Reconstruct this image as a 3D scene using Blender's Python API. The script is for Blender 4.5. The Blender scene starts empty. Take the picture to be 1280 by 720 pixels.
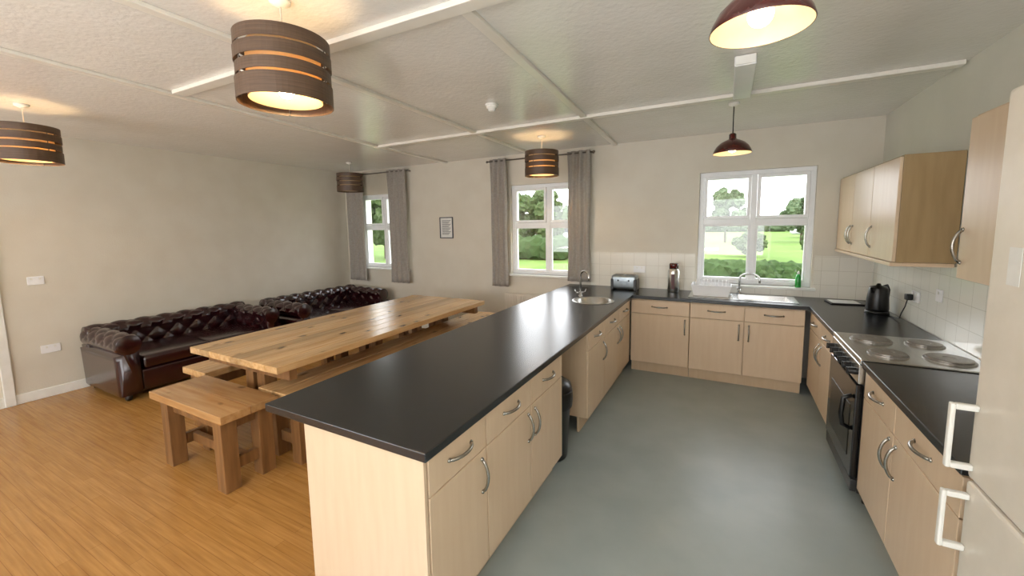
import bpy, bmesh, math, random
from mathutils import Vector, Matrix
random.seed(7)
S=bpy.context.scene
COL=S.collection
PI=math.pi
# ------------------------------------------------------------------ helpers
def E(name,label,cat,loc=(0,0,0),rz=0,group=None,parent=None):
    o=bpy.data.objects.new(name,None); COL.objects.link(o)
    o.empty_display_size=.1; o.location=loc; o.rotation_euler=(0,0,rz)
    o["label"]=label; o["category"]=cat
    if group: o["group"]=group
    return o
def M(name,bm,mat,parent=None,bevel=0,smooth=False,loc=None,rz=0,seg=2,solid=0,sub=0):
    me=bpy.data.meshes.new(name); bmesh.ops.recalc_face_normals(bm,faces=bm.faces[:]); bm.to_mesh(me); bm.free()
    o=bpy.data.objects.new(name,me); COL.objects.link(o)
    if mat: me.materials.append(mat)
    if parent: o.parent=parent
    if loc: o.location=loc
    o.rotation_euler[2]=rz
    if solid:
        m=o.modifiers.new('s','SOLIDIFY'); m.thickness=solid; m.offset=0
    if bevel:
        m=o.modifiers.new('b','BEVEL'); m.width=bevel; m.segments=seg; m.limit_method='ANGLE'; m.angle_limit=.6
    if sub:
        m=o.modifiers.new('u','SUBSURF'); m.levels=sub; m.render_levels=sub
    if smooth:
        for p in me.polygons: p.use_smooth=True
    return o
def T(o,label,cat,group=None):
    o["label"]=label; o["category"]=cat
    if group:o["group"]=group
    return o
def B(): return bmesh.new()
def box(bm,x0,x1,y0,y1,z0,z1):
    v=[bm.verts.new((x,y,z)) for z in (z0,z1) for y in (y0,y1) for x in (x0,x1)]
    for f in ((0,2,3,1),(4,5,7,6),(0,1,5,4),(2,6,7,3),(0,4,6,2),(1,3,7,5)): bm.faces.new([v[i] for i in f])
    return bm
def lathe(bm,prof,c=(0,0,0),n=40,axis='z',close=False):
    rings=[]
    for r,z in prof:
        ring=[]
        for i in range(n):
            a=2*PI*i/n; p=(r*math.cos(a),r*math.sin(a),z)
            if axis=='x': p=(z,p[0],p[1])
            if axis=='y': p=(p[0],z,p[1])
            ring.append(bm.verts.new((c[0]+p[0],c[1]+p[1],c[2]+p[2])))
        rings.append(ring)
    for a,b in zip(rings,rings[1:]):
        for i in range(n):
            bm.faces.new((a[i],a[(i+1)%n],b[(i+1)%n],b[i]))
    if close:
        bm.faces.new(rings[0]); bm.faces.new(rings[-1])
    return bm
def cyl(bm,c,r,h,n=24,axis='z'): return lathe(bm,[(r,0),(r,h)],c,n,axis,True)
def tube(bm,pts,r,n=10,cap=True):
    pts=[Vector(p) for p in pts]; rings=[]
    t=(pts[1]-pts[0]).normalized(); up=Vector((0,0,1)) if abs(t.z)<.9 else Vector((1,0,0))
    nrm=t.cross(up).normalized()
    for i,p in enumerate(pts):
        if i==0: t=(pts[1]-p)
        elif i==len(pts)-1: t=(p-pts[i-1])
        else: t=(pts[i+1]-pts[i-1])
        t.normalize(); nrm=(nrm-t*nrm.dot(t)).normalized(); bn=t.cross(nrm)
        rings.append([bm.verts.new(p+nrm*(r*math.cos(2*PI*k/n))+bn*(r*math.sin(2*PI*k/n))) for k in range(n)])
    for a,b in zip(rings,rings[1:]):
        for i in range(n): bm.faces.new((a[i],a[(i+1)%n],b[(i+1)%n],b[i]))
    if cap: bm.faces.new(rings[0]); bm.faces.new(rings[-1])
    return bm
def poly(bm,pts,z0,z1):
    a=[bm.verts.new((x,y,z0)) for x,y in pts]; b=[bm.verts.new((x,y,z1)) for x,y in pts]
    bm.faces.new(a[::-1]); bm.faces.new(b); n=len(pts)
    for i in range(n): bm.faces.new((a[i],a[(i+1)%n],b[(i+1)%n],b[i]))
    return bm
def sphere(bm,c,r,sub=2,sc=(1,1,1)):
    bmesh.ops.create_icosphere(bm,subdivisions=sub,radius=r,matrix=Matrix.Translation(c)@Matrix.Diagonal((*sc,1)))
    return bm
def kind(o): o["kind"]="structure"; return o
# ------------------------------------------------------------------ materials
def lin(c):
    return tuple(((v/255)/12.92 if v/255<=.04045 else ((v/255+.055)/1.055)**2.4) for v in c)+(1,)
def mat(name,c1,c2=None,rough=.5,metal=0,scale=(5,5,5),nscale=1,bump=0,bscale=60,coat=0,spec=.5,detail=4,lo=.35,hi=.65,bdist=.01):
    m=bpy.data.materials.new(name); m.use_nodes=True; nt=m.node_tree; N=nt.nodes; L=nt.links
    b=N['Principled BSDF']; b.inputs['Roughness'].default_value=rough; b.inputs['Metallic'].default_value=metal
    b.inputs['Specular IOR Level'].default_value=spec; b.inputs['Coat Weight'].default_value=coat; b.inputs['Coat Roughness'].default_value=.15
    tc=N.new('ShaderNodeTexCoord'); mp=N.new('ShaderNodeMapping'); mp.inputs['Scale'].default_value=scale
    L.new(tc.outputs['Object'],mp.inputs['Vector'])
    nz=N.new('ShaderNodeTexNoise'); nz.inputs['Scale'].default_value=nscale; nz.inputs['Detail'].default_value=detail
    L.new(mp.outputs[0],nz.inputs['Vector'])
    r=N.new('ShaderNodeValToRGB'); r.color_ramp.elements[0].position=lo; r.color_ramp.elements[1].position=hi
    r.color_ramp.elements[0].color=lin(c1); r.color_ramp.elements[1].color=lin(c2 or c1)
    L.new(nz.outputs[0],r.inputs[0]); L.new(r.outputs[0],b.inputs['Base Color'])
    if bump:
        n2=N.new('ShaderNodeTexNoise'); n2.inputs['Scale'].default_value=bscale; n2.inputs['Detail'].default_value=5
        L.new(tc.outputs['Object'],n2.inputs['Vector'])
        bp=N.new('ShaderNodeBump'); bp.inputs['Strength'].default_value=bump; bp.inputs['Distance'].default_value=bdist
        L.new(n2.outputs[0],bp.inputs['Height']); L.new(bp.outputs[0],b.inputs['Normal'])
    return m
def pine(name,c1,c2,axis,pw,off):
    """planked knotty pine: planks of width pw across local axis 0/1, grain along the other"""
    m=mat(name,c1,c2,rough=.27,scale=((9,.7,9) if axis==0 else (.7,9,9)),nscale=3,coat=.3,detail=6,lo=.3,hi=.7)
    nt=m.node_tree; N=nt.nodes; L=nt.links; b=N['Principled BSDF']; base=b.inputs['Base Color'].links[0].from_socket
    tc=N.new('ShaderNodeTexCoord'); sp=N.new('ShaderNodeSeparateXYZ'); L.new(tc.outputs['Object'],sp.inputs[0])
    a=N.new('ShaderNodeMath'); a.operation='ADD'; a.inputs[1].default_value=off; L.new(sp.outputs[axis],a.inputs[0])
    d=N.new('ShaderNodeMath'); d.operation='DIVIDE'; d.inputs[1].default_value=pw; L.new(a.outputs[0],d.inputs[0])
    fl=N.new('ShaderNodeMath'); fl.operation='FLOOR'; L.new(d.outputs[0],fl.inputs[0])
    wn=N.new('ShaderNodeTexWhiteNoise'); wn.noise_dimensions='1D'; L.new(fl.outputs[0],wn.inputs['W'])
    mr=N.new('ShaderNodeMapRange'); mr.inputs[3].default_value=.72; mr.inputs[4].default_value=1.1; L.new(wn.outputs['Value'],mr.inputs[0])
    vo=N.new('ShaderNodeTexVoronoi'); vo.inputs['Scale'].default_value=1; vo.inputs['Randomness'].default_value=1
    nd=N.new('ShaderNodeTexNoise'); nd.inputs['Scale'].default_value=5; L.new(tc.outputs['Object'],nd.inputs['Vector'])
    va=N.new('ShaderNodeVectorMath'); va.operation='MULTIPLY_ADD'; va.inputs[1].default_value=(.08,.08,.08)
    L.new(nd.outputs['Color'],va.inputs[0]); L.new(tc.outputs['Object'],va.inputs[2])
    mp=N.new('ShaderNodeMapping'); mp.inputs['Scale'].default_value=(7,3.6,1) if axis==0 else (3.6,7,1); L.new(va.outputs[0],mp.inputs[0]); L.new(mp.outputs[0],vo.inputs['Vector'])
    kr=N.new('ShaderNodeMapRange'); kr.inputs[1].default_value=.07; kr.inputs[2].default_value=.2; kr.inputs[3].default_value=.3; kr.inputs[4].default_value=1; L.new(vo.outputs['Distance'],kr.inputs[0])
    mu=N.new('ShaderNodeMath'); mu.operation='MULTIPLY'; L.new(mr.outputs[0],mu.inputs[0]); L.new(kr.outputs[0],mu.inputs[1])
    mx=N.new('ShaderNodeMix'); mx.data_type='RGBA'; mx.blend_type='MULTIPLY'; mx.inputs[0].default_value=1
    L.new(base,mx.inputs[6]); L.new(mu.outputs[0],mx.inputs[7]); L.new(mx.outputs[2],b.inputs['Base Color'])
    return m
def emis(name,c,s):
    m=bpy.data.materials.new(name); m.use_nodes=True; nt=m.node_tree; nt.nodes.clear()
    e=nt.nodes.new('ShaderNodeEmission'); e.inputs[0].default_value=(*c,1); e.inputs[1].default_value=s
    o=nt.nodes.new('ShaderNodeOutputMaterial'); nt.links.new(e.outputs[0],o.inputs[0]); return m
m_wall=mat('wall_paint',(214,207,192),(218,212,198),rough=.6,nscale=.7,bump=.12,bscale=90)
m_wall_g=mat('wall_paint_side',(220,218,207),(224,222,211),rough=.6,nscale=.7,bump=.12,bscale=90)
m_ceil=mat('ceiling_gloss_paint',(232,230,225),(236,234,230),rough=.22,nscale=.8,bump=.3,bscale=34)
m_batten=mat('batten_paint',(230,226,216),(234,230,221),rough=.3,nscale=2)
m_white=mat('white_paint',(232,232,226),(238,238,234),rough=.4,nscale=2)
m_upvc=mat('white_upvc',(240,242,244),(244,245,247),rough=.3,nscale=2)
m_birch=mat('birch_laminate',(219,193,163),(224,200,171),rough=.36,scale=(9,9,1.0),nscale=3,lo=.3,hi=.7)
m_birchs=mat('birch_carcass',(208,181,149),(213,188,157),rough=.42,scale=(9,9,1.0),nscale=3,lo=.3,hi=.7)
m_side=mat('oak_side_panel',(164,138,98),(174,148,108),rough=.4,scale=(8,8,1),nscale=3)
m_pine=pine('varnished_pine',(192,150,98),(220,184,134),0,.145,.58)
m_pineb=pine('varnished_pine_bench',(190,148,98),(216,178,126),0,.19,.57)
m_pinex=pine('varnished_pine_cross',(172,126,78),(200,158,106),1,.19,.19)
m_pinez=mat('varnished_pine_leg',(112,78,46),(146,106,66),rough=.38,scale=(9,9,.8),nscale=3,detail=6,lo=.3,hi=.7)
m_top=mat('black_granite_laminate',(20,23,27),(38,42,48),rough=.27,scale=(1,1,1),nscale=260,detail=2,lo=.45,hi=.75,spec=.85)
m_chrome=mat('brushed_steel',(190,190,190),(205,205,205),rough=.22,metal=1,nscale=20)
m_handle=mat('satin_nickel',(160,158,152),(176,174,168),rough=.25,metal=1,nscale=20)
m_steel=mat('stainless',(200,200,198),(212,212,210),rough=.25,metal=1,scale=(1,40,1),nscale=3)
m_black=mat('black_plastic',(14,14,15),(20,20,21),rough=.3,nscale=5)
m_blackg=mat('black_oven_glass',(18,19,20),(26,27,28),rough=.12,nscale=3,spec=.6)
m_greyp=mat('dark_grey_enamel',(50,50,50),(58,58,58),rough=.3,nscale=3)
m_hot=mat('hotplate_iron',(150,146,140),(164,160,154),rough=.4,nscale=10,metal=.7)
m_fridge=mat('cream_fridge_enamel',(222,215,202),(228,221,209),rough=.35,nscale=2)
m_leather=mat('oxblood_leather',(32,6,10),(48,9,14),rough=.18,nscale=4,bump=.12,bscale=160,coat=.55,spec=.6)
m_brown=mat('brown_shade_fabric',(78,58,42),(94,72,54),rough=.45,scale=(1,1,30),nscale=6)
m_maroon=mat('maroon_enamel',(66,18,15),(80,23,19),rough=.22,nscale=3,coat=.5)
m_whitein=mat('white_enamel_inside',(225,208,180),(230,214,188),rough=.5,nscale=3)
m_cord=mat('lamp_cord',(225,215,195),(230,222,205),rough=.5,nscale=3)
m_curt=mat('taupe_curtain_cloth',(158,152,144),(168,162,154),rough=.9,nscale=8,bump=.2,bscale=300)
m_pole=mat('pewter_pole',(110,104,98),(125,118,110),rough=.35,metal=.8,nscale=5)
m_green=mat('green_soap',(40,150,60),(60,170,80),rough=.2,nscale=5)
m_bin=mat('bin_bag_black',(16,16,17),(26,26,28),rough=.28,nscale=5,bump=.6,bscale=25)
m_paper=mat('paper',(226,226,222),(232,232,228),rough=.6,nscale=4)
m_frame=mat('grey_frame',(72,76,82),(84,88,94),rough=.4,nscale=4)
m_ink=mat('ink',(110,114,120),(122,126,130),rough=.6,nscale=4)
m_toast=mat('toaster_silver',(140,148,152),(156,164,168),rough=.28,metal=.7,nscale=4)
m_bulb=emis('bulb_glow',(1,.68,.34),80)
m_bulb_d=emis('bulb_glow_dome',(1,.74,.42),14)
m_off=mat('bulb_unlit',(235,230,220),rough=.2)
def liner():
    m=bpy.data.materials.new('cream_liner'); m.use_nodes=True; nt=m.node_tree; nt.nodes.clear(); N=nt.nodes;L=nt.links
    d=N.new('ShaderNodeBsdfDiffuse'); t=N.new('ShaderNodeBsdfTranslucent'); x=N.new('ShaderNodeMixShader'); o=N.new('ShaderNodeOutputMaterial')
    d.inputs[0].default_value=(.78,.6,.38,1); t.inputs[0].default_value=(.72,.54,.3,1); x.inputs[0].default_value=.38
    L.new(d.outputs[0],x.inputs[1]);L.new(t.outputs[0],x.inputs[2]);L.new(x.outputs[0],o.inputs[0]); return m
m_liner=liner()
def glass():
    m=bpy.data.materials.new('window_glass'); m.use_nodes=True; nt=m.node_tree; nt.nodes.clear(); N=nt.nodes;L=nt.links
    t=N.new('ShaderNodeBsdfTransparent'); g=N.new('ShaderNodeBsdfGlossy'); g.inputs['Roughness'].default_value=.02
    x=N.new('ShaderNodeMixShader'); x.inputs[0].default_value=.05; o=N.new('ShaderNodeOutputMaterial')
    L.new(t.outputs[0],x.inputs[1]);L.new(g.outputs[0],x.inputs[2]);L.new(x.outputs[0],o.inputs[0]); return m
m_glass=glass()
def brickmat(name,c1,c2,cm,w,h,mortar,rough,axis,off=0,bump=.2,coat=0,grain=None):
    m=bpy.data.materials.new(name); m.use_nodes=True; nt=m.node_tree; N=nt.nodes; L=nt.links; b=N['Principled BSDF']
    b.inputs['Roughness'].default_value=rough; b.inputs['Coat Weight'].default_value=coat
    tc=N.new('ShaderNodeTexCoord'); sp=N.new('ShaderNodeSeparateXYZ'); cb=N.new('ShaderNodeCombineXYZ')
    L.new(tc.outputs['Object'],sp.inputs[0])
    L.new(sp.outputs[axis[0]],cb.inputs[0]); L.new(sp.outputs[axis[1]],cb.inputs[1])
    br=N.new('ShaderNodeTexBrick'); br.offset=off; br.squash=1
    br.inputs['Scale'].default_value=1; br.inputs['Brick Width'].default_value=w; br.inputs['Row Height'].default_value=h
    br.inputs['Mortar Size'].default_value=mortar; br.inputs['Mortar Smooth'].default_value=.3
    br.inputs['Color1'].default_value=lin(c1); br.inputs['Color2'].default_value=lin(c2); br.inputs['Mortar'].default_value=lin(cm)
    L.new(cb.outputs[0],br.inputs['Vector'])
    if grain:
        mp=N.new('ShaderNodeMapping'); mp.inputs['Scale'].default_value=grain; L.new(cb.outputs[0],mp.inputs[0])
        nz=N.new('ShaderNodeTexNoise'); nz.inputs['Scale'].default_value=1; nz.inputs['Detail'].default_value=5; L.new(mp.outputs[0],nz.inputs['Vector'])
        rp=N.new('ShaderNodeValToRGB'); rp.color_ramp.elements[0].position=.3; rp.color_ramp.elements[1].position=.7
        rp.color_ramp.elements[0].color=(.76,.71,.64,1); rp.color_ramp.elements[1].color=(1.06,1.06,1.06,1); L.new(nz.outputs[0],rp.inputs[0])
        mx=N.new('ShaderNodeMix'); mx.data_type='RGBA'; mx.blend_type='MULTIPLY'; mx.inputs[0].default_value=1
        L.new(br.outputs[0],mx.inputs[6]); L.new(rp.outputs[0],mx.inputs[7]); L.new(mx.outputs[2],b.inputs['Base Color'])
    else: L.new(br.outputs[0],b.inputs['Base Color'])
    if bump:
        bp=N.new('ShaderNodeBump'); bp.inputs['Strength'].default_value=bump; bp.inputs['Distance'].default_value=.003; bp.invert=True
        L.new(br.outputs['Fac'],bp.inputs['Height']); L.new(bp.outputs[0],b.inputs['Normal'])
    return m
m_floor=brickmat('oak_strip_laminate',(188,141,80),(178,131,70),(150,106,56),.9,.06,.0012,.26,('X','Y'),off=.37,bump=.05,grain=(3,60,1))
m_tile_b=brickmat('white_tiles_back',(232,228,216),(234,230,219),(208,202,188),.15,.15,.002,.15,('X','Z'))
m_tile_r=brickmat('white_tiles_side',(234,235,226),(237,238,229),(206,206,194),.15,.15,.002,.15,('Y','Z'))
m_vinyl=mat('grey_green_vinyl',(152,163,162),(162,172,171),rough=.33,scale=(1,1,1),nscale=3,detail=8,bump=.04,bscale=200)
# ------------------------------------------------------------------ room
XL,XR,YB,ZC,YN=-6.32,1.335,5.36,2.747,-2.8
FX=-1.62
kind(M('floor',box(B(),XL-.2,FX,YN-.2,YB+.2,-.1,0),m_floor))
kind(M('floor',box(B(),FX,XR+.2,YN-.2,YB+.2,-.1,0),m_vinyl))
kind(M('ceiling',box(B(),XL-.2,XR+.2,YN-.2,YB+.25,ZC,ZC+.15),m_ceil))
kind(M('wall_left',box(B(),XL-.2,XL,YN-.2,YB+.25,0,ZC),m_wall))
kind(M('wall_right',box(B(),XR,XR+.2,YN-.2,YB+.25,0,ZC),m_wall_g))
WINS=[(-5.93,-4.85),(-2.84,-1.68),(-.31,.816)]; WZ0,WZ1=1.012,2.311
bm=B(); xs=[XL]+[v for w in WINS for v in w]+[XR]
for i in range(0,len(xs),2): box(bm,xs[i],xs[i+1],YB,YB+.25,0,ZC)
for a,b in WINS: box(bm,a,b,YB,YB+.25,0,WZ0); box(bm,a,b,YB,YB+.25,WZ1,ZC)
kind(M('wall_back',bm,m_wall))
bm=B(); box(bm,XL,XR,YN-.2,YN,0,.75); box(bm,XL,XR,YN-.2,YN,2.4,ZC)
for x0,x1 in ((XL,XL+.5),(-4.1,-3.3),(-1.4,-.9),(XR-.4,XR)): box(bm,x0,x1,YN-.2,YN,.75,2.4)
kind(M('wall_front',bm,m_wall))
kind(M('baseboard_left',box(B(),XL,XL+.018,YN,YB,0,.1),m_white,bevel=.005))
kind(M('baseboard_back',box(B(),XL+.02,-1.93,YB-.018,YB,0,.1),m_white,bevel=.005))
kind(M('trim_1',box(B(),XL,XL+.03,1.08,1.155,0,2.1),m_white,bevel=.006))
kind(M('trim_2',box(B(),-1.62,-.33,YB-.008,YB,.911,1.36),m_tile_b))
kind(M('trim_3',box(B(),-.33,.835,YB-.008,YB,.911,.983),m_tile_b))
kind(M('trim_4',box(B(),.835,XR,YB-.008,YB,.911,1.36),m_tile_b))
kind(M('trim_5',box(B(),XR-.008,XR,1.9,YB-.008,.911,1.42),m_tile_r))
def batten(n,x0,y0,x1,y1,w=.06,h=.022):
    d=Vector((x1-x0,y1-y0)); l=d.length; a=math.atan2(d.y,d.x)
    o=M('trim_%d'%n,box(B(),0,l,-w/2,w/2,-h,0),m_batten,loc=(x0,y0,ZC),bevel=.004); o.rotation_euler[2]=a; kind(o)
batten(6,-3.95,3.86,XR-.02,3.82,.07,.03)
batten(7,-3.98,YB,-3.9,3.9); batten(8,-3.9,3.82,-3.45,-.5)
batten(9,-2.5,YB,-2.38,1.69); batten(10,-1.31,YB,-1.12,1.70)
batten(11,-3.6,1.62,XR,1.68,.085,.028)
batten(12,-2.37,1.57,-2.3,-2.6)
def window(n,a,b):
    y=YB+.05; zt=1.735
    bm=B(); f=.05
    def frame(x0,x1,z0,z1,t,y0,y1):
        box(bm,x0,x1,y0,y1,z0,z0+t); box(bm,x0,x1,y0,y1,z1-t,z1); box(bm,x0,x0+t,y0,y1,z0+t,z1-t); box(bm,x1-t,x1,y0,y1,z0+t,z1-t)
    frame(a,b,WZ0,WZ1,f,y,y+.07)
    xm=(a+b)/2
    box(bm,xm-.028,xm+.028,y,y+.07,WZ0+f,WZ1-f)
    box(bm,a+f,xm-.028,y,y+.07,zt-.03,zt+.03); box(bm,xm+.028,b-f,y,y+.07,zt-.03,zt+.03)
    for x0,x1 in ((a+f,xm-.028),(xm+.028,b-f)):
        frame(x0+.003,x1-.003,zt+.033,WZ1-f-.003,.034,y-.014,y+.05)
        frame(x0,x1,WZ0+f,zt-.03,.022,y+.01,y+.05)
        box(bm,(x0+x1)/2-.05,(x0+x1)/2+.05,y-.03,y-.014,zt+.04,zt+.052)
    o=kind(M('window_%d'%n,bm,m_upvc,bevel=.004))
    M('pane',box(B(),a+.03,b-.03,y+.035,y+.039,WZ0+.03,WZ1-.03),m_glass,parent=o)
    M('sill',box(B(),a-.04,b+.04,YB-.05,YB+.05,WZ0-.028,WZ0),m_white,parent=o,bevel=.006)
for i,(a,b) in enumerate(WINS): window(i+1,a,b)
# ------------------------------------------------------------------ cabinets
def bow(bm,c,L,axis,out=.034,r=.0075):
    pts=[]
    for i in range(15):
        t=i/14; s=(t-.5)*L; k=math.sin(PI*t)**.6
        p=[c[0],c[1]-out*k,c[2]]
        if axis=='x': p[0]+=s
        else: p[2]+=s
        pts.append(p)
    tube(bm,pts,r,8)
    for s in (-.5,.5):
        p=[c[0],c[1]-.001,c[2]]
        if axis=='x': p[0]+=s*L
        else: p[2]+=s*L
        sphere(bm,p,.011,1)
def cabinet(name,label,loc,rz,W,D,z0,z1,cols,plinth=True,drawers=True,group=None,bodymat=None,hz='top',cat='kitchen cabinet',lowtop=False,ho=.045):
    e=E(name,label,cat,loc,rz,group)
    zb=z1
    if lowtop:
        # hollow top: low carcass box plus rails round the sink bowl
        zb=.70; bm=box(B(),.001,W-.001,.0,D,z0,zb)
        box(bm,.001,W-.001,0,.018,zb,z1); box(bm,.001,.019,.018,D,zb,z1); box(bm,W-.019,W-.001,.018,D,zb,z1)
    else: bm=box(B(),.001,W-.001,.0,D,z0,zb)
    M('cabinet_body',bm,bodymat or m_birchs,e,bevel=.002)
    if plinth: M('plinth',box(B(),.001,W-.001,.055,.075,0,z0-.001),m_birchs,e)
    x=0; zd=z1-.012
    if drawers: zd=z1-.165
    for w,side in cols:
        if drawers:
            d=M('drawer',box(B(),x+.003,x+w-.003,-.02,-.001,zd+.003,z1-.012),m_birch,e,bevel=.0025)
            bm=B(); bow(bm,(x+w/2,-.02,(zd+z1-.01)/2+.01),.16,'x'); M('handle',bm,m_handle,d,smooth=True)
        d=M('door',box(B(),x+.003,x+w-.003,-.02,-.001,z0+.002,zd-.002),m_birch,e,bevel=.0025)
        hx=x+ho if side=='l' else x+w-ho
        zc=zd-.12 if hz=='top' else z0+.16
        bm=B(); bow(bm,(hx,-.02,zc),.16,'z'); M('handle',bm,m_handle,d,smooth=True)
        x+=w
    return e
G='birch base cabinets'
PX=-.966
ZB,ZT=.13,.868
cabinet('base_cabinet','birch single base cabinet with one drawer at the peninsula end',(PX-.02,1.125,0),PI/2,.42,.62,ZB,ZT,[(.42,'r')],group=G)
cabinet('base_cabinet','wide birch base cabinet with two drawers beside the bin gap',(PX-.02,1.547,0),PI/2,.99,.62,ZB,ZT,[(.495,'r'),(.495,'l')],group=G)
cabinet('base_cabinet','birch single base cabinet past the bin gap',(PX-.02,3.13,0),PI/2,.5,.62,ZB,ZT,[(.5,'r')],group=G)
cabinet('base_cabinet','wide birch base cabinet below the round sink',(PX-.02,3.632,0),PI/2,1.1,.62,ZB,ZT,[(.55,'r'),(.55,'l')],group=G,lowtop=True)
cabinet('base_cabinet','birch corner base cabinet under the toaster',(-.962,4.79,0),0,.628,.55,ZB,ZT,[(.628,'r')],group=G)
cabinet('base_cabinet','wide birch base cabinet under the kitchen sink',(-.332,4.79,0),0,1.035,.55,ZB,ZT,[(.5175,'r'),(.5175,'l')],group=G,lowtop=True)
cabinet('base_cabinet','wide birch base cabinet beside the cooker',(.762,4.765,0),-PI/2,1.04,.56,ZB,ZT,[(.52,'r'),(.52,'l')],group=G)
cabinet('base_cabinet','wide birch base cabinet between cooker and fridge',(.762,2.985,0),-PI/2,1.12,.56,ZB,ZT,[(.49,'r'),(.63,'l')],group=G)
T(M('end_panel',box(B(),-1.655,-.97,1.105,1.123,0,.869),m_birch,bevel=.002),'pale birch end panel closing the peninsula','panel')
T(M('back_panel',box(B(),-1.655,-1.637,1.125,YB-.02,0,.869),m_birch,bevel=.002),'pale birch panel along the back of the peninsula','panel')
GW='birch wall cabinets'
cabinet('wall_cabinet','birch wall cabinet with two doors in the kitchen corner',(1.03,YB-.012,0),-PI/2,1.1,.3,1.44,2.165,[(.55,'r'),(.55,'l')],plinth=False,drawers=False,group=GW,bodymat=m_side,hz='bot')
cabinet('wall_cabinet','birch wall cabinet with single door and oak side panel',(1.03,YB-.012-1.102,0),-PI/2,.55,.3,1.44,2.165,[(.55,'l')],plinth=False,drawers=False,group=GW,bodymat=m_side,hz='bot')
cabinet('wall_cabinet','beige wall cabinet with chrome handle next to the fridge',(1.03,2.80,0),-PI/2,.92,.3,1.44,2.22,[(.92,'l')],plinth=False,drawers=False,group=GW,hz='bot',ho=.03)
T(M('cabinet_light_rail',box(B(),1.0,XR-.01,3.70,YB-.012,1.412,1.438),m_birch,bevel=.003),'pale rail under the wall cabinets above the kettle','rail')
# ------------------------------------------------------------------ worktops
def cut(o,cutters):
    for c in cutters:
        m=o.modifiers.new('c','BOOLEAN'); m.operation='DIFFERENCE'; m.object=c; m.solver='EXACT'
    dg=bpy.context.evaluated_depsgraph_get(); dg.update()
    me=bpy.data.meshes.new_from_object(o.evaluated_get(dg)); o.modifiers.clear(); o.data=me
    for c in cutters: bpy.data.objects.remove(c)
RS=(-1.26,4.25)
wt=M('worktop',poly(B(),[(-1.917,1.09),(-.946,1.09),(-.946,4.75),(.725,4.75),(.725,3.72),(XR-.01,3.72),(XR-.01,YB-.01),(-1.917,YB-.01)],.872,.91),m_top)
c1=M('c1',cyl(B(),(RS[0],RS[1],.8),.19,.2,40),None); c2=M('c2',box(B(),.12,.6,4.9,5.23,.8,1),None)
cut(wt,[c1,c2])
m=wt.modifiers.new('b','BEVEL'); m.width=.004; m.segments=2; m.limit_method='ANGLE'; m.angle_limit=.8
T(wt,'matt black laminate worktop running round peninsula and back wall','worktop')
T(M('worktop',box(B(),.725,XR-.01,1.845,2.995,.872,.91),m_top,bevel=.004),'short black laminate worktop between cooker and fridge','worktop')
# ------------------------------------------------------------------ sinks / taps
e=E('round_sink','round stainless steel basin set in the black peninsula','sink',(RS[0],RS[1],.91))
M('bowl',lathe(B(),[(.225,.002),(.222,.006),(.195,.005),(.186,-.002),(.175,-.1),(.14,-.15),(.03,-.155),(.001,-.155)],n=48),m_steel,e,smooth=True)
M('drain',lathe(B(),[(.028,-.15),(.026,-.148),(.001,-.15)],n=20),m_handle,e,smooth=True)
def tap(name,label,loc,rz,h=.26,reach=.17):
    e=E(name,label,'tap',loc,rz)
    M('base',lathe(B(),[(.001,0),(.028,0),(.028,.008),(.018,.02),(.016,.06),(.001,.06)],n=24),m_chrome,e,smooth=True)
    pts=[(0,0,.05),(0,0,h-.07)]
    for i in range(1,13):
        a=PI*i/12; pts.append((reach/2-reach/2*math.cos(a),0,h-.07+.07*math.sin(a)))
    pts.append((reach,0,h-.1))
    M('spout',tube(B(),pts,.011,12),m_chrome,e,smooth=True)
    for s in (-1,1):
        bm=B(); tube(bm,[(0,s*.01,.045),(0,s*.055,.05)],.009,10); tube(bm,[(0,s*.055,.04),(0,s*.075,.085)],.007,8)
        M('lever',bm,m_chrome,e,smooth=True)
tap('tap','chrome swan neck mixer tap on the round sink',(-1.46,4.43,.912),-.7,.3,.17)
e=E('kitchen_sink','stainless steel inset sink with grooved drainer','sink',(0,0,.91))
def ring(bm,o,i,z0,z1):
    box(bm,o[0],o[1],o[2],i[2],z0,z1);box(bm,o[0],o[1],i[3],o[3],z0,z1);box(bm,o[0],i[0],i[2],i[3],z0,z1);box(bm,i[1],o[1],i[2],i[3],z0,z1)
bm=B(); ring(bm,(-.36,.66,4.86,5.29),(.13,.59,4.91,5.22),.001,.006)
for k in range(9): box(bm,-.32,.08,4.9+k*.036,4.912+k*.036,.006,.01)
M('drainer',bm,m_steel,e,bevel=.002)
bm=B(); o=[(.13,4.91),(.59,4.91),(.59,5.22),(.13,5.22)]; i2=[(.16,4.94),(.56,4.94),(.56,5.19),(.16,5.19)]
a=[bm.verts.new((x,y,.004)) for x,y in o]; b=[bm.verts.new((x,y,-.15)) for x,y in i2]
for k in range(4): bm.faces.new((a[k],a[(k+1)%4],b[(k+1)%4],b[k]))
bm.faces.new(b); M('bowl',bm,m_steel,e)
tap('tap','chrome swan neck mixer tap behind the kitchen sink',(.14,5.25,.917),-.25,.24,.2)
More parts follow.
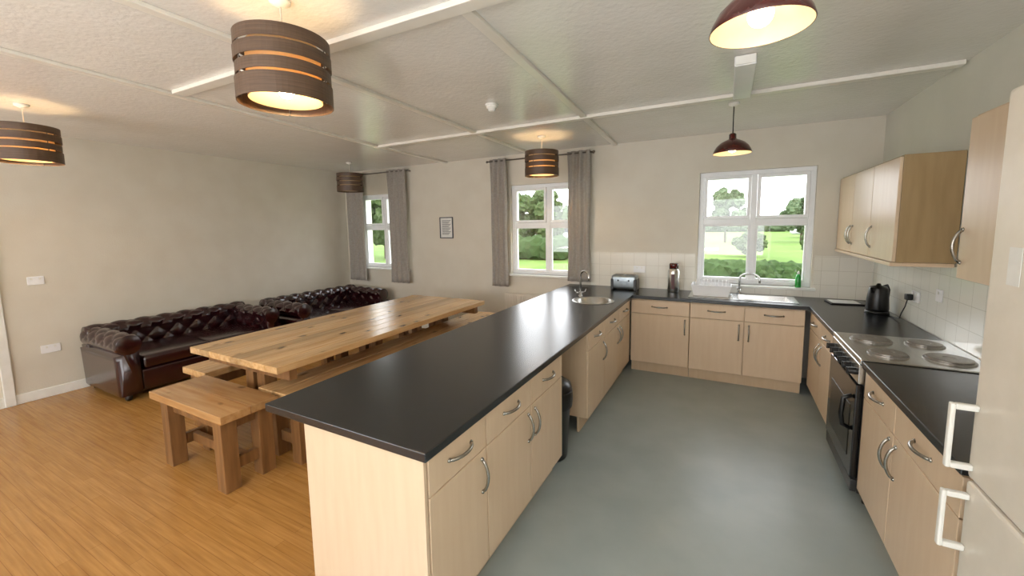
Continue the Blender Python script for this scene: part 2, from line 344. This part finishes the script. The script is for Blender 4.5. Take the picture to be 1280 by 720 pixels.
# ------------------------------------------------------------------ cooker
e=E('electric_cooker','dark freestanding electric cooker with stainless hob','cooker',(.73,3.71,0),-PI/2)
W=.7
M('cooker_body',box(B(),.004,W-.004,.02,.585,.08,.885),m_greyp,e,bevel=.004)
for x in (.06,W-.06):
    for y in (.08,.52): M('foot',cyl(B(),(x,y,0),.02,.08,12),m_black,e)
M('hob',box(B(),0,W,-.01,.595,.886,.918),m_steel,e,bevel=.006)
M('control_panel',box(B(),.004,W-.004,-.012,.019,.765,.884),m_steel,e,bevel=.004)
for k in range(6):
    bm=B(); lathe(bm,[(.001,-.052),(.017,-.052),(.02,-.045),(.022,-.013),(.001,-.013)],(.07+k*.112,0,.825),20,'y'); box(bm,.066+k*.112,.074+k*.112,-.058,-.045,.806,.844)
    M('knob',bm,m_black,e,smooth=False)
d=M('oven_door',box(B(),.01,W-.01,-.018,.019,.17,.755),m_blackg,e,bevel=.006)
M('oven_window',box(B(),.1,W-.1,-.021,-.0185,.27,.6),m_black,d,bevel=.002)
bm=B(); pts=[(W-.07,-.018,.46),(W-.07,-.06,.48),(W-.07,-.068,.55),(W-.07,-.06,.65),(W-.07,-.018,.67)]; tube(bm,pts,.014,12)
M('handle',bm,m_black,d,smooth=True)
M('lower_panel',box(B(),.01,W-.01,-.012,.019,.085,.162),m_greyp,e,bevel=.004)
for (x,y,r) in ((.18,.16,.1),(.52,.16,.085),(.18,.43,.085),(.52,.43,.1)):
    bm=B(); lathe(bm,[(r+.012,.918),(r+.01,.925),(r,.926)],(x,y,0),36)
    lathe(bm,[(r,.926),(r,.934),(r-.012,.936),(.03,.936),(.028,.933),(.001,.933)],(x,y,0),36)
    M('hotplate',bm,m_hot,e,smooth=False)
# ------------------------------------------------------------------ fridge freezer
e=E('fridge_freezer','tall cream fridge freezer with white bow handles','fridge',(.76,1.82,0),-PI/2)
W=.6
M('fridge_body',box(B(),0,W,.03,.57,.03,2.115),m_fridge,e,bevel=.008)
for x in (.05,W-.05):
    for y in (.08,.5): M('foot',cyl(B(),(x,y,0),.02,.03,12),m_black,e)
for n,z0,z1,hz in (('fridge_door',.887,2.115,(.92,1.14)),('freezer_door',.05,.877,(.64,.84))):
    d=M(n,box(B(),0,W,-.03,.028,z0,z1),m_fridge,e,bevel=.012,seg=3)
    bm=B(); box(bm,.018,.04,-.098,-.084,hz[0],hz[1]); box(bm,.018,.04,-.086,-.03,hz[0],hz[0]+.02); box(bm,.018,.04,-.086,-.03,hz[1]-.02,hz[1])
    M('handle',bm,m_white,d,bevel=.005)
e2=E('notice','small white notice stuck on the cream fridge','notice',(.7285,1.69,1.6),-PI/2)
M('sheet',box(B(),-.03,.03,-.0012,0,-.06,.05),m_paper,e2)
# ------------------------------------------------------------------ table and benches
TX0,TX1,TY0,TY1,TZ=-3.84,-2.69,1.63,4.34,.79
e=E('dining_table','long varnished pine plank dining table between the benches','table',((TX0+TX1)/2,(TY0+TY1)/2,0))
w=(TX1-TX0)/2; l=(TY1-TY0)/2
bm=B(); n=8; pw=2*w/n
for k in range(n): box(bm,-w+k*pw+.002,-w+(k+1)*pw-.002,-l,l,TZ-.05,TZ)
M('table_top',bm,m_pine,e,bevel=.003)
LX=w-.5
bm=B()
for s in (-1,1): box(bm,s*LX-.015,s*LX+.015,-l+.25,l-.25,TZ-.15,TZ-.051)
for s in (-1,1): box(bm,-w+.04,w-.04,s*(l-.14)-.03,s*(l-.14)+.03,TZ-.14,TZ-.051)
M('apron',bm,m_pinez,e,bevel=.003)
for sx in (-1,1):
    for y in (-l+.22,l-.22,0):
        x=sx*LX; M('leg',box(B(),x-.05,x+.05,y-.05,y+.05,0,TZ-.051),m_pinez,e,bevel=.005)
M('stretcher',box(B(),-.02,.02,-l+.22,l-.22,.15,.24),m_pinez,e,bevel=.004)
def bench(label,x0,x1,y0,y1,h,along):
    e=E('bench',label,'bench',((x0+x1)/2,(y0+y1)/2,0),0,'pine benches round the table')
    w=(x1-x0)/2; l=(y1-y0)/2; bm=B()
    if along=='x':
        for k in range(2): box(bm,-w,w,-l+k*l+.001,-l+(k+1)*l-.001,h-.055,h)
    else:
        for k in range(2): box(bm,-w+k*w+.001,-w+(k+1)*w-.001,-l,l,h-.055,h)
    M('seat',bm,m_pinex if along=='x' else m_pineb,e,bevel=.004)
    ny=[-l+.07,l-.07] if along=='x' else [-l+.1,0,l-.12]
    nx=[-w+.16,w-.1] if along=='x' else [-w+.06,w-.06]
    q=.05
    def st(*a): M('stretcher',box(B(),*a),m_pinez,e,bevel=.003)
    for x in nx:
        for y in ny: M('leg',box(B(),x-q,x+q,y-q,y+q,0,h-.056),m_pinez,e,bevel=.004)
    if along=='x':
        for x in nx: st(x-.02,x+.02,ny[0]+q,ny[-1]-q,.12,.2); st(x-.015,x+.015,ny[0]+q,ny[-1]-q,h-.14,h-.057)
        for y in ny: st(nx[0]+q,nx[-1]-q,y-.015,y+.015,h-.14,h-.057)
        st(nx[0]+.021,nx[-1]-.021,-.02,.02,.125,.195)
    else:
        for y in ny: st(nx[0]+q,nx[-1]-q,y-.02,y+.02,.12,.2)
        for x in nx:
            for a,b in zip(ny,ny[1:]): st(x-.015,x+.015,a+q,b-q,h-.14,h-.057)
bench('short rustic pine bench at the near end of the table',-3.76,-2.80,1.31,1.69,.55,'x')
bench('long pine bench along the sofa side of the table',-4.17,-3.80,1.70,4.5,.55,'y')
bench('long pine bench along the kitchen side of the table',-3.09,-2.70,1.72,4.72,.55,'y')
# ------------------------------------------------------------------ chesterfield sofas
def tuft(u,s,a,b,d):
    p=u/a; q=s/b
    f=abs(math.sin(PI*(p+q)/2))*abs(math.sin(PI*(p-q)/2))
    return -d*(1-f**.45)
def arcpts(c,r,a0,a1,n): return [(c[0]+r*math.cos(a0+(a1-a0)*i/n),c[1]+r*math.sin(a0+(a1-a0)*i/n)) for i in range(n+1)]
def densify(pts,step):
    out=[]
    for a,b in zip(pts,pts[1:]):
        L=math.dist(a,b); n=max(1,int(L/step))
        for i in range(n): out.append((a[0]+(b[0]-a[0])*i/n,a[1]+(b[1]-a[1])*i/n))
    out.append(pts[-1]); return out
def roll_mesh(bm,length,inner_z0,H,thick,R,M3,a=.105,b=.1,d=.026):
    c=(R*.75,H-R)
    first=densify([(0,inner_z0),(-.0,H-R-.02)],.014)
    prof=list(first)
    prof+=arcpts(c,R,PI*.93,-PI*.35,46)
    prof+=densify([(thick+.01,H-2*R+.01),(thick,.08)],.05)
    prof+=[(thick-.01,.06),(.02,.06),(0,.08)]
    n=len(prof); S=[0]
    for i in range(1,n): S.append(S[-1]+math.dist(prof[i],prof[i-1]))
    nx=int(length/.014); rings=[]
    i_last=len(first)+36
    for k in range(nx+1):
        u=-length/2+length*k/nx; rg=[]
        edge=min(1,min(k,nx-k)/3)
        for i,(p,z) in enumerate(prof):
            p0=prof[i-1]; p1=prof[(i+1)%n]; tx,tz=p1[0]-p0[0],p1[1]-p0[1]; L=math.hypot(tx,tz) or 1
            nxn,nzn=-tz/L,tx/L
            dd=0
            if i<i_last: dd=tuft(u,S[i]-.05,a,b,d)*min(1,(i_last-i)/4)*edge
            rr=(0 if edge>=1 else -.012*(1-edge))
            rg.append(bm.verts.new(M3@Vector((u,p+nxn*(dd+rr),z+nzn*(dd+rr)))))
        rings.append(rg)
    for A,Bq in zip(rings,rings[1:]):
        for i in range(n): bm.faces.new((A[i],A[(i+1)%n],Bq[(i+1)%n],Bq[i]))
    bm.faces.new(rings[0]); bm.faces.new(rings[-1])
def sofa(label,loc,rz,L):
    e=E('chesterfield_sofa',label,'sofa',loc,rz,'buttoned leather sofas')
    D=1.0; H=.72
    bm=B(); roll_mesh(bm,L-.16,.34,H,.2,.11,Matrix.Translation((0,D/2-.235,0))); M('backrest',bm,m_leather,e,smooth=True)
    for s in (-1,1):
        Mx=Matrix.Translation((s*(L/2-.245),-.03,0))@(Matrix.Rotation(-PI/2,4,'Z') if s>0 else Matrix.Rotation(PI/2,4,'Z'))
        bm=B(); roll_mesh(bm,D-.08,.34,H-.02,.19,.112,Mx)
        lathe(bm,[(.001,-.014),(.045,-.014),(.08,-.007),(.1,.0)],(s*(L/2-.245+.084),-.03-(D-.08)/2,H-.02-.112),24,'y')
        M('arm',bm,m_leather,e,smooth=True)
    M('seat_base',box(B(),-L/2+.24,L/2-.24,-D/2+.04,D/2-.24,.07,.30),m_leather,e,bevel=.03,seg=4,smooth=True)
    n=2; w=(L-.5)/n
    for k in range(n):
        x0=-L/2+.25+k*w
        M('seat_cushion',box(B(),x0+.003,x0+w-.003,-D/2+.02,D/2-.245,.302,.44),m_leather,e,bevel=.045,seg=5,smooth=True)
    for sx in (-1,1):
        for sy in (-1,1):
            M('foot',lathe(B(),[(.001,0),(.022,0),(.032,.02),(.03,.045),(.022,.066),(.001,.066)],(sx*(L/2-.14),sy*(D/2-.1),0),20),m_black,e,smooth=True)
sofa('oxblood buttoned leather sofa by the near wall sockets',(XL+.52,2.48,0),PI/2,1.80)
sofa('oxblood buttoned leather sofa in the corner by the window',(XL+.66,4.33,0),PI/2,1.80)
# ------------------------------------------------------------------ lamps
def drum(label,x,y,lit=True):
    z=2.435
    e=E('drum_pendant_lamp',label,'pendant lamp',(x,y,ZC-.001),0,'banded drum pendant lamps')
    zc=z-ZC
    M('ceiling_rose',lathe(B(),[(.001,0),(.045,0),(.043,-.015),(.012,-.03),(.001,-.03)],n=28),m_white,e,smooth=True)
    M('cord',tube(B(),[(0,0,-.02),(0,0,zc+.1)],.004,8),m_cord,e)
    bm=B()
    for a,b,r in ((-.14,-.052,.196),(-.040,.008,.192),(.022,.076,.196),(.086,.14,.193)): lathe(bm,[(r-.003,a),(r-.003,b),(r,b),(r,a),(r-.003,a)],(0,0,zc),56)
    sh=M('lamp_shade',bm,m_brown,e)
    bm=B()
    for k in range(3):
        a=2*PI*k/3+.4; c,s=math.cos(a),math.sin(a)
        tube(bm,[(.188*c,.188*s,zc-.14),(.188*c,.188*s,zc+.14)],.003,6); tube(bm,[(.0,.0,zc+.085),(.188*c,.188*s,zc+.13)],.002,6)
    M('frame',bm,m_pole,sh)
    M('liner',lathe(B(),[(.15,-.12),(.15,.11)],(0,0,zc),48),m_liner,e,smooth=True,solid=.001)
    bm=B(); lathe(bm,[(.001,-.06),(.02,-.055),(.036,-.03),(.036,-.01),(.018,.03),(.014,.05),(.001,.05)],(0,0,zc-.05),24)
    M('bulb',bm,m_bulb if lit else m_off,e,smooth=True)
    M('bulb_holder',cyl(B(),(0,0,zc+.001),.017,.095,16),m_black,e)
drum('brown banded drum pendant glowing above the floor by the benches',-1.80,1.235)
drum('brown banded drum pendant glowing above the near sofa',-4.98,1.16)
drum('brown banded drum pendant glowing before the middle window',-1.93,4.43)
drum('brown banded drum pendant unlit near the corner curtains',-5.26,4.57,False)
def dome(label,x,y,zr=2.31):
    e=E('dome_pendant_lamp',label,'pendant lamp',(x,y,ZC-.001),0,'maroon dome pendant lamps')
    zc=zr-ZC; k=.84
    M('ceiling_rose',lathe(B(),[(.001,0),(.045,0),(.043,-.015),(.012,-.03),(.001,-.03)],n=28),m_white,e,smooth=True)
    M('cord',tube(B(),[(0,0,-.02),(0,0,zc+.17)],.0045,8),m_black,e)
    out=[(.178,0),(.18,.004),(.172,.03),(.15,.07),(.115,.105),(.07,.13),(.04,.142),(.034,.15),(.034,.19),(.025,.2),(.006,.205)]
    M('lamp_shade',lathe(B(),[(r*k,h*k) for r,h in out],(0,0,zc),56),m_maroon,e,smooth=True)
    M('shade_lining',lathe(B(),[(r*k,h*k) for r,h in [(.176,.001),(.17,.028),(.147,.068),(.112,.101),(.068,.125),(.001,.135)]],(0,0,zc),56),m_whitein,e,smooth=True)
    M('bulb',sphere(B(),(0,0,zc+.045),.038,3),m_bulb_d,e,smooth=True)
dome('glossy maroon dome pendant hanging over the kitchen floor',.07,1.63,2.36)
dome('glossy maroon dome pendant hanging before the kitchen window',.01,4.10,2.325)
e=E('ceiling_trunking','white boxed cable trunking strip on the ceiling','trunking',(.06,2.98,ZC-.001))
M('casing',box(B(),-.06,.06,0,.78,-.06,0),m_upvc,e,bevel=.006); M('end_cap',box(B(),-.055,.055,-.012,-.001,-.055,-.004),m_white,e,bevel=.002)
e=E('smoke_alarm','round white smoke alarm on the ceiling','smoke alarm',(-1.79,3.07,ZC-.001))
M('base',lathe(B(),[(.001,0),(.055,0),(.055,-.012),(.001,-.012)],n=36),m_white,e)
M('cover',lathe(B(),[(.048,-.013),(.046,-.03),(.03,-.034),(.03,-.05),(.02,-.058),(.001,-.058)],n=36),m_white,e,smooth=True)
# ------------------------------------------------------------------ curtains
def curtain(label,x0,x1,z0,z1=2.66):
    e=E('curtain',label,'curtain',((x0+x1)/2,YB-.11,z1),0,'taupe eyelet curtains')
    w=x1-x0; nf=max(3,round(w/.1)); bm=B(); nx=nf*14; nz=24; rows=[]
    for j in range(nz+1):
        t=j/nz; row=[]
        for i in range(nx+1):
            u=i/nx; k=1-.06*math.sin(PI*t)
            x=(u-.5)*w*k+.006*math.sin(9*t+u*5); y=.024*math.sin(2*PI*nf*u+.5*math.sin(3*t))*(1-.3*t)+.006*math.sin(2*PI*nf*.37*u+t)
            row.append(bm.verts.new((x,y,-(z1-z0)*t+.03)))
        rows.append(row)
    for a,b in zip(rows,rows[1:]):
        for i in range(nx): bm.faces.new((a[i],a[i+1],b[i+1],b[i]))
    M('cloth',bm,m_curt,e,smooth=True,solid=.003)
curtain('long taupe curtain bunched in the corner by the sofa',-6.18,-5.74,.75)
curtain('long taupe curtain on the picture side of the corner window',-5.16,-4.74,.75)
curtain('taupe curtain on the picture side of the middle window',-3.12,-2.84,.80)
curtain('taupe curtain hanging behind the peninsula by the tap',-1.92,-1.60,.93)
def pole(label,x0,x1):
    e=E('curtain_pole',label,'curtain pole',((x0+x1)/2,YB-.11,2.66),0,'pewter curtain poles'); w=(x1-x0)/2
    M('rod',tube(B(),[(-w,0,0),(w,0,0)],.009,14),m_pole,e,smooth=True)
    for s in (-1,1):
        M('finial',sphere(B(),(s*(w+.012),0,0),.018,2),m_pole,e,smooth=True)
        M('bracket',box(B(),s*(w-.02)-.006,s*(w-.02)+.006,.0,.109,-.009,.009),m_pole,e,bevel=.002)
pole('pewter curtain pole with ball finials over the corner window',-6.21,-4.70); pole('pewter curtain pole with ball finials over the middle window',-3.15,-1.57)
# ------------------------------------------------------------------ wall bits
e=E('framed_notice','small grey framed notice on the back wall','picture frame',(-4.01,YB-.001,1.71))
bm=B()
for a in ((-.13,.13,-.17,-.155),(-.13,.13,.155,.17)): box(bm,a[0],a[1],-.018,0,a[2],a[3])
for a in ((-.13,-.115),(.115,.13)): box(bm,a[0],a[1],-.018,0,-.155,.155)
M('frame',bm,m_frame,e,bevel=.002)
M('paper',box(B(),-.115,.115,-.008,-.001,-.155,.155),m_paper,e)
bm=B()
for k in range(12): box(bm,-.085,.085-.02*(k%3),-.0095,-.0082,.11-k*.02,.119-k*.02)
M('print',bm,m_ink,e)
def plate(name,label,loc,rz,w,h=.086,holes=2,cat='socket'):
    e=E(name,label,cat,loc,rz)
    M('plate',box(B(),-w/2,w/2,-.01,0,-h/2,h/2),m_upvc,e,bevel=.004)
    for k in range(holes):
        x=(k-(holes-1)/2)*.06; M('switch',box(B(),x-.008,x+.008,-.014,-.0102,.01,.03),m_white,e,bevel=.001)
plate('light_switch','white light switch plate on the long wall',(XL+.001,1.40,1.24),PI/2,.12,cat='light switch')
plate('wall_socket','white double socket low on the long wall',(XL+.001,1.44,.51),PI/2,.146)
plate('wall_socket','white double socket on the tiles near the kettle',(XR-.009,4.25,1.13),-PI/2,.146)
plate('wall_socket','white single socket on the tiles near the hob',(XR-.009,3.86,1.2),-PI/2,.09,holes=1)
plate('wall_socket','white double socket on the back tiles by the toaster',(-.98,YB-.009,1.15),0,.146)
e=E('power_plug','black plug with cable in the tiled wall','plug',(XR-.02,4.29,1.12),-PI/2)
M('plug_body',box(B(),-.024,.024,-.045,-.002,-.025,.025),m_black,e,bevel=.008)
M('cable',tube(B(),[(0,-.03,-.025),(.0,-.04,-.08),(-.03,-.05,-.14),(-.06,-.05,-.185),(-.14,-.06,-.203),(-.3,-.06,-.203)],.0045,8),m_black,e,smooth=True)
e=E('radiator','cream panel radiator under the middle window','radiator',(-2.5,YB-.02,0))
bm=B(); box(bm,-.42,.42,-.07,-.01,.2,.73)
for k in range(20): box(bm,-.41+k*.0415,-.385+k*.0415,-.078,-.069,.23,.70)
M('panel',bm,m_fridge,e,bevel=.004)
for s in(-1,1): M('pipe',cyl(B(),(s*.39,-.04,0),.01,.2,12),m_white,e)
# ------------------------------------------------------------------ things on worktops
Zw=.911
e=E('toaster','silver four slice toaster by the back tiles','toaster',(-1.12,5.16,Zw))
bm=B(); box(bm,-.155,.155,-.09,.09,.012,.185); M('toaster_body',bm,m_toast,e,bevel=.03,seg=4,smooth=True)
for s in (-1,1): M('end_trim',box(B(),s*.139-.019,s*.139+.019,-.093,.093,0,.14),m_greyp,e,bevel=.01)
for x in (-.07,.07): 
    for y in (-.035,.035): M('slot',box(B(),x-.055,x+.055,y-.012,y+.012,.184,.187),m_black,e)
for x in (-.065,.065): M('lever',box(B(),x-.01,x+.01,-.1,-.089,.11,.13),m_black,e,bevel=.003)
e=E('insulated_flask','tall silver insulated flask with dark lid','flask',(-.55,5.17,Zw))
M('flask_body',lathe(B(),[(.001,0),(.062,0),(.066,.01),(.066,.25),(.055,.275),(.05,.28),(.001,.28)],n=36),m_steel,e,smooth=True)
M('lid',lathe(B(),[(.001,.281),(.052,.281),(.052,.33),(.045,.345),(.001,.345)],n=36),m_maroon,e,smooth=True)
M('band',box(B(),-.02,.02,-.07,-.062,.04,.22),m_maroon,e,bevel=.003)
e=E('dish_rack','white plastic dish rack on the drainer','dish rack',(-.14,5.07,.922))
bm=B(); o=[(-.2,-.14),(.2,-.14),(.2,.14),(-.2,.14)]
a=[bm.verts.new((x*.85,y*.85,0)) for x,y in o]; b=[bm.verts.new((x,y,.12)) for x,y in o]
for k in range(4): bm.faces.new((a[k],a[(k+1)%4],b[(k+1)%4],b[k]))
bm.faces.new(a); M('tray',bm,m_upvc,e,solid=.006,bevel=.002)
bm=B()
for k in range(9):
    x=-.15+k*.0375; tube(bm,[(x,-.09,.01),(x,-.09,.15),(x,-.02,.17),(x,0,.01)],.004,6)
    tube(bm,[(x,.01,.01),(x,.03,.16),(x,.09,.14),(x,.1,.01)],.004,6)
M('tines',bm,m_upvc,e,smooth=True)
e=E('soap_bottle','small green washing-up liquid bottle on the window sill','bottle',(.7,YB-.02,WZ0+.001))
M('bottle',lathe(B(),[(.001,0),(.026,0),(.028,.01),(.028,.1),(.02,.13),(.01,.145),(.001,.145)],n=24),m_green,e,smooth=True)
M('cap',lathe(B(),[(.011,.146),(.011,.165),(.004,.18),(.001,.18)],n=16),m_white,e,smooth=True)
e=E('electric_kettle','glossy black cordless kettle on its base','kettle',(1.2,4.66,Zw),-2.4)
M('kettle_base',lathe(B(),[(.001,0),(.085,0),(.085,.018),(.001,.02)],n=36),m_black,e,smooth=True)
M('kettle_body',lathe(B(),[(.001,.021),(.078,.021),(.082,.04),(.076,.13),(.068,.215),(.06,.235),(.02,.245),(.012,.262),(.001,.264)],n=40),m_black,e,smooth=True)
M('handle',tube(B(),[(-.05,0,.228),(-.1,0,.24),(-.125,0,.2),(-.118,0,.12),(-.075,0,.06)],.012,12),m_black,e,smooth=True)
bm=B(); v=[(.055,-.03,.235),(.055,.03,.235),(.1,0,.23),(.065,-.02,.17),(.065,.02,.17)]; vs=[bm.verts.new(p) for p in v]
for f in ((0,1,2),(0,2,3),(1,4,2),(2,4,3),(0,3,4,1)): bm.faces.new([vs[i] for i in f])
M('spout',bm,m_black,e,bevel=.004)
e=E('serving_tray','thin black tray with white papers lying in the corner','tray',(1.08,5.09,Zw),.1)
M('tray',box(B(),-.16,.16,-.11,.11,0,.012),m_black,e,bevel=.006); M('sheet',box(B(),-.14,.08,-.09,.09,.0125,.015),m_paper,e)
e=E('kitchen_bin','tall black bin with bag in the cabinet gap','bin',(-1.13,2.72,0))
M('bin_body',lathe(B(),[(.001,0),(.12,0),(.125,.01),(.155,.5),(.16,.51)],n=36),m_black,e,smooth=True)
M('bin_bag',lathe(B(),[(.163,.4),(.168,.46),(.165,.515),(.158,.525),(.15,.5),(.145,.42)],n=48),m_bin,e,smooth=True)
M('lid',lathe(B(),[(.162,.53),(.155,.56),(.1,.6),(.001,.615)],n=36),m_black,e,smooth=True)
# ------------------------------------------------------------------ outside
m_lawn=mat('lawn_grass',(80,104,46),(98,120,58),rough=.95,nscale=.12,detail=8,spec=.1)
m_hedge=mat('hedge_leaves',(40,56,30),(62,80,44),rough=.95,nscale=3,bump=1,bscale=6,detail=8,spec=.1)
m_tree=mat('tree_leaves',(48,62,38),(78,92,54),rough=.95,nscale=2,bump=1,bscale=5,detail=8,spec=.1)
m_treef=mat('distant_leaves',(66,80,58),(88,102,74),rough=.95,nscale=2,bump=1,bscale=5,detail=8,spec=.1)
m_bark=mat('bark',(62,52,40),(78,66,50),rough=.9,nscale=4)
m_cara=mat('caravan_white',(166,168,168),(174,176,176),rough=.3,nscale=1)
m_dk=mat('caravan_window',(34,38,42),rough=.15)
o=T(M('lawn',box(B(),-150,120,5.7,170,-.5,-.3),m_lawn),'mown green lawn outside the windows','lawn'); o["kind"]="stuff"
def blob(bm,c,r,sc=(1,1,1),amp=.13):
    st=len(bm.verts); sphere(bm,c,r,3,sc); bm.verts.ensure_lookup_table()
    for v in bm.verts[st:]:
        k=1+random.uniform(-amp,amp); v.co=Vector(c)+(v.co-Vector(c))*k
        if v.co.z<-.295: v.co.z=-.295
def hedge(label,x0,x1,y,h,w=1.2,mt=None):
    bm=B(); x=x0
    while x<x1:
        blob(bm,(x,y+random.uniform(-.1,.1),-.3+h*.5),h*random.uniform(.5,.6),(1.1,w/h,1)); x+=h*.5
    T(M('hedge',bm,mt or m_hedge),label,'hedge','garden hedges')
hedge('clipped green hedge bordering the lawn',-3.5,6,14.5,.8,1.0)
hedge('dark green hedge across the middle of the lawn',-12.5,-8.5,22,1.3)
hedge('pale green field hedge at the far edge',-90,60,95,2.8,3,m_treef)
def tree(label,x,y,h,r,mt=None):
    e=E('tree',label,'tree',(x,y,-.3),0,'garden trees')
    M('trunk',lathe(B(),[(.12,0),(.09,h*.3),(.05,h*.6)],n=12),m_bark,e,smooth=True)
    bm=B()
    for k in range(34):
        a=random.uniform(0,2*PI); zz=random.random(); q=r*(.85-.5*abs(zz-.4))*random.random()**.6; blob(bm,(q*math.cos(a),q*math.sin(a),h*(.28+.62*zz)),r*random.uniform(.14,.3),amp=.3)
    M('foliage',bm,mt or m_tree,e)
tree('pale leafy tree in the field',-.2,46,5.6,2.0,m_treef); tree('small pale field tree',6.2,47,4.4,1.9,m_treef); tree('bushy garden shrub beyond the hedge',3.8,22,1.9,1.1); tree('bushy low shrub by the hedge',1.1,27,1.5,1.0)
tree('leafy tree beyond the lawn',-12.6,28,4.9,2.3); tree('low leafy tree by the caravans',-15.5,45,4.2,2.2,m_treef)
tree('leafy tree near the corner window',-19.5,19.5,5.6,2.6); tree('broad leafy tree past the corner window',-25,30,6.2,3.2)
tree('leafy tree outside the corner window',-22.5,14,4.6,2.4)
def caravan(label,x,y,l):
    e=E('caravan',label,'caravan',(x,y,-.3),0,'parked white caravans')
    M('caravan_body',box(B(),-l/2,l/2,-1,1,.4,2.4),m_cara,e,bevel=.25,seg=4)
    M('caravan_window',box(B(),-l*.32,l*.32,-1.02,-1.001,1.3,1.9),m_dk,e)
    for yy in (-1,.75): M('wheel',cyl(B(),(0,yy,.33),.33,.25,20,'y'),m_black,e)
caravan('white touring caravan parked beyond the lawn',-13.2,36,5); caravan('white touring caravan by the far trees',-26.5,58,5); caravan('white touring caravan past the shrubs',9.3,60,5)
# ------------------------------------------------------------------ world / light
w=bpy.data.worlds.new('world'); S.world=w; w.use_nodes=True; nt=w.node_tree; N=nt.nodes; L=nt.links
bg=N['Background']; bg.inputs[1].default_value=4.2
tc=N.new('ShaderNodeTexCoord'); sp=N.new('ShaderNodeSeparateXYZ'); r=N.new('ShaderNodeValToRGB')
L.new(tc.outputs['Generated'],sp.inputs[0]); L.new(sp.outputs['Z'],r.inputs[0]); L.new(r.outputs[0],bg.inputs[0])
r.color_ramp.elements[0].color=(.98,.985,1,1); r.color_ramp.elements[1].color=(.86,.93,1,1)
def area(loc,size,power,rot,col=(1,.95,.9)):
    l=bpy.data.lights.new('fill_light','AREA'); l.shape='RECTANGLE'; l.size=size[0]; l.size_y=size[1]; l.energy=power; l.color=col
    o=bpy.data.objects.new('fill_light',l); COL.objects.link(o); o.location=loc; o.rotation_euler=rot
area((-4.3,-1.4,1.0),(.8,.8),22,(PI,0,0)); area((-.6,-1.4,1.0),(.8,.8),52,(PI,0,0))  # added fill behind the camera, no fixture, aimed up to brighten the ceiling
# ------------------------------------------------------------------ camera
f,ps,th,ro,sy,h=509.5146,.4861,.1075,-.0155,-23.5688,1.7351
d=Vector((-math.sin(ps)*math.cos(th),math.cos(ps)*math.cos(th),-math.sin(th))); rr=Vector((math.cos(ps),math.sin(ps),0)); u=rr.cross(d)
r2=math.cos(ro)*rr+math.sin(ro)*u; u2=-math.sin(ro)*rr+math.cos(ro)*u
cd=bpy.data.cameras.new('camera'); co=bpy.data.objects.new('camera',cd); COL.objects.link(co)
Mx=Matrix((r2,u2,-d)).transposed().to_4x4(); Mx.translation=(0,0,h); co.matrix_world=Mx
cd.sensor_fit='HORIZONTAL'; cd.sensor_width=36; cd.lens=f*36/1280; cd.shift_y=sy/1280*1.0; cd.clip_start=.05; cd.clip_end=500
S.camera=co
S.view_settings.view_transform='Standard'; S.view_settings.exposure=.72
